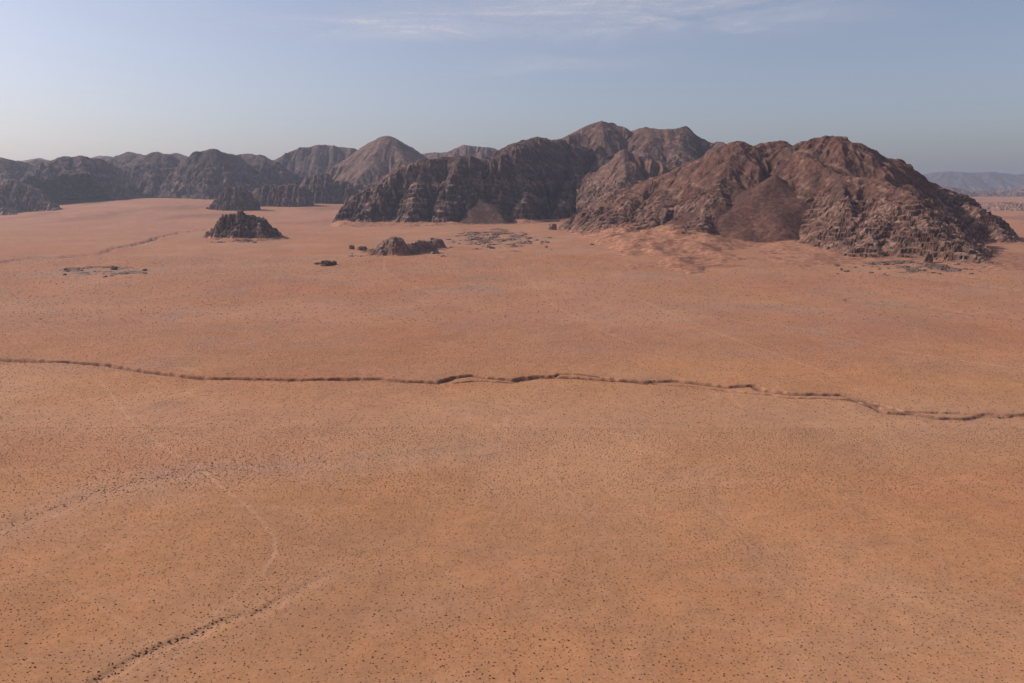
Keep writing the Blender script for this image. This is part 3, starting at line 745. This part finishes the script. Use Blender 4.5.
for (xr, yr, n, lab, grp, sr) in areas:
    for i in range(n):
        px = random.uniform(*xr); py = yr[0] + (yr[1] - yr[0]) * (random.random() * .6 + .2 + .2 * math.sin(px * .13))
        gx, gy = G(px, py)
        if xr[0] == 590: gy *= .93; gx *= .93
        k = random.randrange(6); pr = protos[k]
        if used[k]: o = pr.copy(); C.objects.link(o)
        else: o = pr; used[k] = True
        s = random.uniform(*sr) * random.choice((.6, .8, 1, 1.3))
        o.location = (gx, gy, gz(gx, gy) + s * .12); o.rotation_euler = (random.uniform(-.15, .15), random.uniform(-.15, .15), random.uniform(0, 6.28))
        o.scale = (s * random.uniform(.8, 1.5), s * random.uniform(.7, 1.2), s * random.uniform(.5, 1.1))
        tag(o, lab, 'rock', grp)

# ------------------------------------------------------------------ shrubs
M_SHRUB = plain_mat('dry_scrub', (.16, .080, .042), .9, .35, 2.0)
M_BUSH = plain_mat('dark_scrub', (.11, .066, .04), .9, .35, 2.0)

def tuft(seed, n):
    """n twiggy leaf clusters spreading from one root, radius about 1"""
    r = np.random.default_rng(seed); vs = []; fs = []
    for i in range(n):
        az = r.uniform(0, 2 * math.pi); el = r.uniform(.15, 1.4); L = r.uniform(.6, 1.05)
        d = np.array([math.cos(az) * math.cos(el), math.sin(az) * math.cos(el), math.sin(el) * .75])
        side = np.cross(d, [0, 0, 1.]); side /= np.linalg.norm(side) + 1e-6; up = np.cross(side, d)
        w = r.uniform(.14, .26); b = len(vs)
        for q in (d * .1, d * L * .6 + side * w, d * L, d * L * .6 - side * w, d * L * .65 + up * w): vs.append(q)
        fs += [(b, b + 1, b + 4), (b + 1, b + 2, b + 4), (b + 2, b + 3, b + 4), (b + 3, b, b + 4)]
    return np.array(vs), np.array(fs)

def lump(seed, ns=5):
    r = np.random.default_rng(seed)
    a = np.arange(ns) * 2 * math.pi / ns
    lo = np.stack([np.cos(a), np.sin(a), a * 0 - .1], -1) * (r.uniform(.7, 1, (ns, 1)))
    mid = np.stack([np.cos(a + .3) * .8, np.sin(a + .3) * .8, a * 0 + .45], -1) * r.uniform(.75, 1.1, (ns, 1))
    v = np.vstack([lo, mid, [[.05, .02, .75]]]); f = []
    for i in range(ns):
        j = (i + 1) % ns
        f += [(i, j, ns + i), (j, ns + j, ns + i), (ns + i, ns + j, 2 * ns)]
    return v, np.array(f)

# positions: jittered over the plain, density following soft patches
def scatter(y0, y1, cell, seed, dens):
    r = np.random.default_rng(seed)
    xs = np.arange(-y1 * .72, y1 * .72, cell); ys = np.arange(y0, y1, cell)
    X, Y = np.meshgrid(xs, ys); X = X + r.uniform(-.5, .5, X.shape) * cell * 1.5; Y = Y + r.uniform(-.5, .5, X.shape) * cell * 1.5
    k = (np.abs(X) < Y * .70 + 10) & (r.random(X.shape) < dens * (.8 + .6 * fbm(X, Y, 60, 3, seed)))
    return X[k], Y[k], r
x1, y1, r = scatter(185, 520, 1.75, 1, .85); s1 = .25 + .24 * r.random(len(x1)) ** 1.3 * (1 + .35 * (r.random(len(x1)) > .93))
x2, y2, r = scatter(520, 950, 3.2, 2, .75); s2 = r.uniform(.3, .58, len(x2))
x3, y3, r = scatter(950, 1900, 7.5, 3, .55); s3 = r.uniform(.5, 1.1, len(x3))
# bushes following the washes
def along(q, n, spread, seed, lo, hi, pw=1.0):
    r = np.random.default_rng(seed); a = np.array(q); d = np.r_[0, np.cumsum(np.hypot(*np.diff(a, axis=0).T))]
    s = d[-1] * r.uniform(0, 1, n) ** pw; x = np.interp(s, d, a[:, 0]) + r.normal(0, spread, n); y = np.interp(s, d, a[:, 1]) + r.normal(0, spread, n)
    return x, y, r.uniform(lo, hi, n)
wa = along([(p[0] - .4, p[1] + 1.6) for p in WASH_A[:46]], 190, 1.3, 21, .28, .6, 1.5)
wa2 = along([(p[0] - 1, p[1] + 4) for p in WASH_A], 120, 5, 27, .25, .5)
wb = along([(p[0], p[1] + 3) for p in WASH_B[:26]], 110, 2.2, 22, .3, .65)
wb2 = along([(p[0], p[1] + 6) for p in WASH_B[:40]], 220, 13, 23, .35, .75)

sc_x = np.r_[x1, x2, x3]; sc_y = np.r_[y1, y2, y3]; sc_s = np.r_[s1, s2, s3]
bu_x = np.r_[wa[0], wb[0]]; bu_y = np.r_[wa[1], wb[1]]; bu_s = np.r_[wa[2], wb[2]]
sc_x = np.r_[sc_x, wa2[0], wb2[0]]; sc_y = np.r_[sc_y, wa2[1], wb2[1]]; sc_s = np.r_[sc_s, wa2[2], wb2[2]]

def in_view(x, y):
    px = 512 + x / (y * math.cos(PITCH) + CAM_Z * math.sin(PITCH)) * FOC
    cz = y * math.cos(PITCH) + CAM_Z * math.sin(PITCH); cy = y * math.sin(PITCH) - CAM_Z * math.cos(PITCH)
    py = H_PX / 2 - cy / cz * FOC
    return px, py
# the largest-looking: singles
spx, spy = in_view(sc_x, sc_y); app = np.where((spx > 0) & (spx < 1024) & (spy < 680) & (spy > 560), sc_s / np.hypot(sc_y, CAM_Z), 0)
pick_s = np.argsort(-app)[:225]
bpx, bpy_ = in_view(bu_x, bu_y); bapp = np.where((bpx > 0) & (bpx < 1024) & (bpy_ < 680), bu_s / np.hypot(bu_y, CAM_Z), 0)
pick_b = np.argsort(-bapp)[:70]

def hgt(x, y): return ground_h(x[None, :].astype(float), y[None, :].astype(float))[0]
tufts = [tuft(500 + i, 34) for i in range(5)]
def singles(ix, x, y, s, mat, name, label, cat, group):
    meshes = []
    z = hgt(x[ix], y[ix])
    for k in range(5):
        v, f = tufts[k]; o = mesh_obj(name, v, f, mat); meshes.append(o)
    for n, i in enumerate(ix):
        o = meshes[n] if n < 5 else meshes[n % 5].copy()
        if n >= 5: C.objects.link(o)
        sc = float(s[i]); o.location = (x[i], y[i], z[n] - .04); o.rotation_euler = (0, 0, float((i * 2.4) % 6.28))
        o.scale = (sc * 1.05, sc * 1.05, sc * .95)
        tag(o, label, cat, group)
singles(pick_s, sc_x, sc_y, sc_s, M_SHRUB, 'desert_shrub', 'small dry brown shrub dotting the open orange sand near the bottom of the view', 'shrub', 'shrubs dotted over the near sand')
singles(pick_b, bu_x, bu_y, bu_s, M_BUSH, 'desert_bush', 'dark bush in the line of bushes along the pale wash at the bottom', 'bush', 'bushes lining the wash at the bottom')

def merged(name, x, y, s, protos_, mat_ids, mats, label):
    z = hgt(x, y); V = []; Fc = []; MI = []; off = 0
    r = np.random.default_rng(5); which = r.integers(0, len(protos_), len(x))
    for k, (v, f) in enumerate(protos_):
        m = np.flatnonzero(which == k)
        if not len(m): continue
        a = r.uniform(0, 6.28, len(m)); ca, sa = np.cos(a), np.sin(a)
        vx = (v[None, :, 0] * ca[:, None] - v[None, :, 1] * sa[:, None]) * s[m, None] + x[m, None]
        vy = (v[None, :, 0] * sa[:, None] + v[None, :, 1] * ca[:, None]) * s[m, None] + y[m, None]
        vz = v[None, :, 2] * s[m, None] + z[m, None] - .04
        V.append(np.stack([vx, vy, vz], -1).reshape(-1, 3))
        Fc.append((f[None] + (np.arange(len(m)) * len(v))[:, None, None] + off).reshape(-1, 3)); MI.append(np.repeat(mat_ids[m], len(f))); off += len(v) * len(m)
    o = mesh_obj(name, np.vstack(V), np.vstack(Fc), mats[0])
    for mm in mats[1:]: o.data.materials.append(mm)
    o.data.polygons.foreach_set('material_index', np.concatenate(MI).astype(np.int32))
    tag(o, label, 'shrubs', None, 'stuff')
    return o

rest = np.ones(len(sc_x), bool); rest[pick_s] = False; restb = np.ones(len(bu_x), bool); restb[pick_b] = False
ax = np.r_[sc_x[rest], bu_x[restb]]; ay = np.r_[sc_y[rest], bu_y[restb]]; as_ = np.r_[sc_s[rest], bu_s[restb]]
mi = np.r_[np.zeros(rest.sum(), int), np.ones(restb.sum(), int)]
nearm = ay < 400
TN = [tuft(600 + i, 9) for i in range(4)]; LN = [lump(700 + i) for i in range(4)]; LF = [lump(800 + i, 4) for i in range(3)]
both = [(np.vstack([t[0] * [1, 1, 1.], l[0] * .75]), np.vstack([t[1], l[1] + len(t[0])])) for t, l in zip(TN, LN)]
# one object of all the remaining scrub
def merged_all():
    parts = [(nearm, both), (~nearm, LF)]
    objs = []
    V = []; Fc = []; MI = []; off = 0; r = np.random.default_rng(5)
    for mask, pr in parts:
        x, y, s, ids = ax[mask], ay[mask], as_[mask], mi[mask]
        z = hgt(x, y); which = r.integers(0, len(pr), len(x))
        for k, (v, f) in enumerate(pr):
            m = np.flatnonzero(which == k); a = r.uniform(0, 6.28, len(m)); ca, sa = np.cos(a), np.sin(a)
            vx = (v[None, :, 0] * ca[:, None] - v[None, :, 1] * sa[:, None]) * s[m, None] + x[m, None]
            vy = (v[None, :, 0] * sa[:, None] + v[None, :, 1] * ca[:, None]) * s[m, None] + y[m, None]
            vz = v[None, :, 2] * s[m, None] + z[m, None] - .04
            V.append(np.stack([vx, vy, vz], -1).reshape(-1, 3))
            Fc.append((f[None] + (np.arange(len(m)) * len(v))[:, None, None] + off).reshape(-1, 3))
            MI.append(np.repeat(ids[m], len(f))); off += len(v) * len(m)
    o = mesh_obj('scrub', np.vstack(V), np.vstack(Fc), M_SHRUB)
    o.data.materials.append(M_BUSH)
    o.data.polygons.foreach_set('material_index', np.concatenate(MI).astype(np.int32))
    tag(o, 'countless tiny dry shrubs speckling the desert plain into the distance', 'scrub', None, 'stuff')
merged_all()


# ------------------------------------------------------------------ air and cloud
def haze():
    v = np.array([(x, y, z) for z in (-40, 800) for x, y in ((-66000, -66000), (66000, -66000), (66000, 66000), (-66000, 66000))], F32)
    f = np.array([(0, 3, 2, 1), (4, 5, 6, 7), (0, 1, 5, 4), (1, 2, 6, 5), (2, 3, 7, 6), (3, 0, 4, 7)])
    m = bpy.data.materials.new('desert_haze'); m.use_nodes = True; nt = m.node_tree; nt.nodes.clear()
    out = nt.nodes.new('ShaderNodeOutputMaterial'); p = nt.nodes.new('ShaderNodeVolumePrincipled')
    p.inputs['Color'].default_value = (.80, .83, 1.0, 1); p.inputs['Density'].default_value = 2.8e-5; p.inputs['Anisotropy'].default_value = .3
    nt.links.new(p.outputs[0], out.inputs['Volume'])
    o = mesh_obj('haze', v, f, m)
    tag(o, 'thin bluish desert haze filling the air over the plain', 'haze', None, 'stuff')
HAZE = True
if HAZE: haze()

def clouds():
    zc = 9000.
    x0, x1_, y0, y1_ = -22000, 40000, 30000, 75000
    nx, ny = 60, 60
    xs = np.linspace(x0, x1_, nx); ys = np.linspace(y0, y1_, ny); X, Y = np.meshgrid(xs, ys)
    Z = zc + 500 * fbm(X, Y, 9000, 3, 5)
    o = grid_mesh('clouds', X, Y, Z, M_SAND, np.ones(X.shape + (3,), F32), None, True)
    m = bpy.data.materials.new('cirrus'); m.use_nodes = True; nt = m.node_tree; nt.nodes.clear(); N = nt.nodes.new; L = nt.links.new
    out = N('ShaderNodeOutputMaterial'); tr = N('ShaderNodeBsdfTransparent'); tl = N('ShaderNodeBsdfTranslucent'); df = N('ShaderNodeBsdfDiffuse')
    tl.inputs[0].default_value = (.9, .92, .95, 1); df.inputs[0].default_value = (.9, .92, .95, 1)
    ad = N('ShaderNodeMixShader'); ad.inputs[0].default_value = .35; L(tl.outputs[0], ad.inputs[1]); L(df.outputs[0], ad.inputs[2])
    mx = N('ShaderNodeMixShader'); L(tr.outputs[0], mx.inputs[1]); L(ad.outputs[0], mx.inputs[2]); L(mx.outputs[0], out.inputs[0])
    tc = N('ShaderNodeTexCoord')
    def noise(sx, sy, rot, det, rough, dist):
        mp = N('ShaderNodeMapping'); mp.inputs['Scale'].default_value = (sx, sy, 0); mp.inputs['Rotation'].default_value = (0, 0, rot); L(tc.outputs['Object'], mp.inputs[0])
        n = N('ShaderNodeTexNoise'); n.inputs['Scale'].default_value = 1; n.inputs['Detail'].default_value = det; n.inputs['Roughness'].default_value = rough; n.inputs['Distortion'].default_value = dist
        L(mp.outputs[0], n.inputs['Vector']); return n.outputs[0]
    def mr(s, a, b, c=0, d=1):
        r = N('ShaderNodeMapRange'); r.interpolation_type = 'SMOOTHSTEP'
        for k, v in (('From Min', a), ('From Max', b), ('To Min', c), ('To Max', d)): r.inputs[k].default_value = v
        L(s, r.inputs['Value']); return r.outputs[0]
    def mul(a, b, op='MULTIPLY'):
        q = N('ShaderNodeMath'); q.operation = op
        for i, s in enumerate((a, b)):
            if isinstance(s, (int, float)): q.inputs[i].default_value = s
            else: L(s, q.inputs[i])
        return q.outputs[0]
    wisps = mr(noise(1 / 11000, 1 / 9000, .5, 8, .6, .8), .30, .78)
    fine = mr(noise(1 / 2600, 1 / 7000, .9, 8, .68, 1.2), .25, .75, .45, 1)
    at = N('ShaderNodeAttribute'); at.attribute_name = 'cover'; at.attribute_type = 'GEOMETRY'
    al = mul(mul(wisps, fine), mul(at.outputs['Fac'], .95))
    L(al, mx.inputs[0])
    o.data.materials.clear(); o.data.materials.append(m)
    # where the cirrus lies (thinning to nothing at its edges)
    cov = np.zeros(X.shape, F32)
    for (px, py, rx, ry, k) in ((500, 22, 9500, 5000, 1.0), (620, 15, 8500, 4500, .8), (400, 24, 7000, 3500, .55), (700, 12, 7000, 5000, .55), (560, 62, 6500, 3600, .35), (520, 70, 6000, 3000, .3)):
        xc = (px - 512) / FOC; yc = (H_PX / 2 - py) / FOC
        dz = -math.sin(PITCH) + yc * math.cos(PITCH); dy = math.cos(PITCH) + yc * math.sin(PITCH)
        kk = (zc - CAM_Z) / dz; cx, cy = xc * kk, dy * kk
        cov += k * np.exp(-((X - cx) / rx) ** 2 - ((Y - cy) / ry) ** 2)
    a = o.data.attributes.new('cover', 'FLOAT', 'POINT'); a.data.foreach_set('value', np.clip(cov, 0, 1).ravel().astype(F32))
    tag(o, 'thin white wisps of cirrus high in the pale blue sky', 'clouds', None, 'stuff')
    o.visible_shadow = True
clouds()

# ------------------------------------------------------------------ light
SUN_EL = math.radians(34); SUN_AZ = math.radians(-75)     # from +Y, negative to the left
to_sun = Vector((math.sin(SUN_AZ) * math.cos(SUN_EL), math.cos(SUN_AZ) * math.cos(SUN_EL), math.sin(SUN_EL)))
sd = bpy.data.lights.new('sun', 'SUN'); sd.energy = 3.6; sd.angle = math.radians(.53); sd.color = (1, .94, .86)
so = bpy.data.objects.new('sun', sd); C.objects.link(so); so.rotation_euler = to_sun.to_track_quat('Z', 'Y').to_euler(); so.location = (-500, 500, 700)

w = bpy.data.worlds.new('World'); bpy.context.scene.world = w; w.use_nodes = True
nt = w.node_tree; bg = nt.nodes['Background']
sky = nt.nodes.new('ShaderNodeTexSky'); sky.sky_type = 'NISHITA'; sky.sun_disc = False
sky.sun_elevation = SUN_EL; sky.sun_rotation = SUN_AZ
sky.altitude = 900; sky.air_density = 1.0; sky.dust_density = 4.0; sky.ozone_density = 3.0
hs = nt.nodes.new('ShaderNodeHueSaturation'); hs.inputs['Saturation'].default_value = .80; nt.links.new(sky.outputs[0], hs.inputs['Color'])
tn = nt.nodes.new('ShaderNodeMix'); tn.data_type = 'RGBA'; tn.blend_type = 'MULTIPLY'; tn.inputs['Factor'].default_value = 1; tn.inputs['B'].default_value = (1.07, 1.0, 1.03, 1)
nt.links.new(hs.outputs[0], tn.inputs['A']); nt.links.new(tn.outputs['Result'], bg.inputs[0]); bg.inputs[1].default_value = .115

# ------------------------------------------------------------------ camera object and render settings
cd = bpy.data.cameras.new('camera'); cd.sensor_width = 36; cd.lens = FOC / 1024 * 36; cd.clip_start = .5; cd.clip_end = 200000
co = bpy.data.objects.new('camera', cd); C.objects.link(co); co.location = (0, 0, CAM_Z); co.rotation_euler = (math.pi / 2 - PITCH, 0, 0)
S = bpy.context.scene; S.camera = co
S.view_settings.view_transform = 'Standard'; S.view_settings.look = 'None'; S.view_settings.exposure = 0; S.view_settings.gamma = 1
S.cycles.max_bounces = 4; S.cycles.diffuse_bounces = 2; S.cycles.volume_bounces = 0; S.cycles.transparent_max_bounces = 6
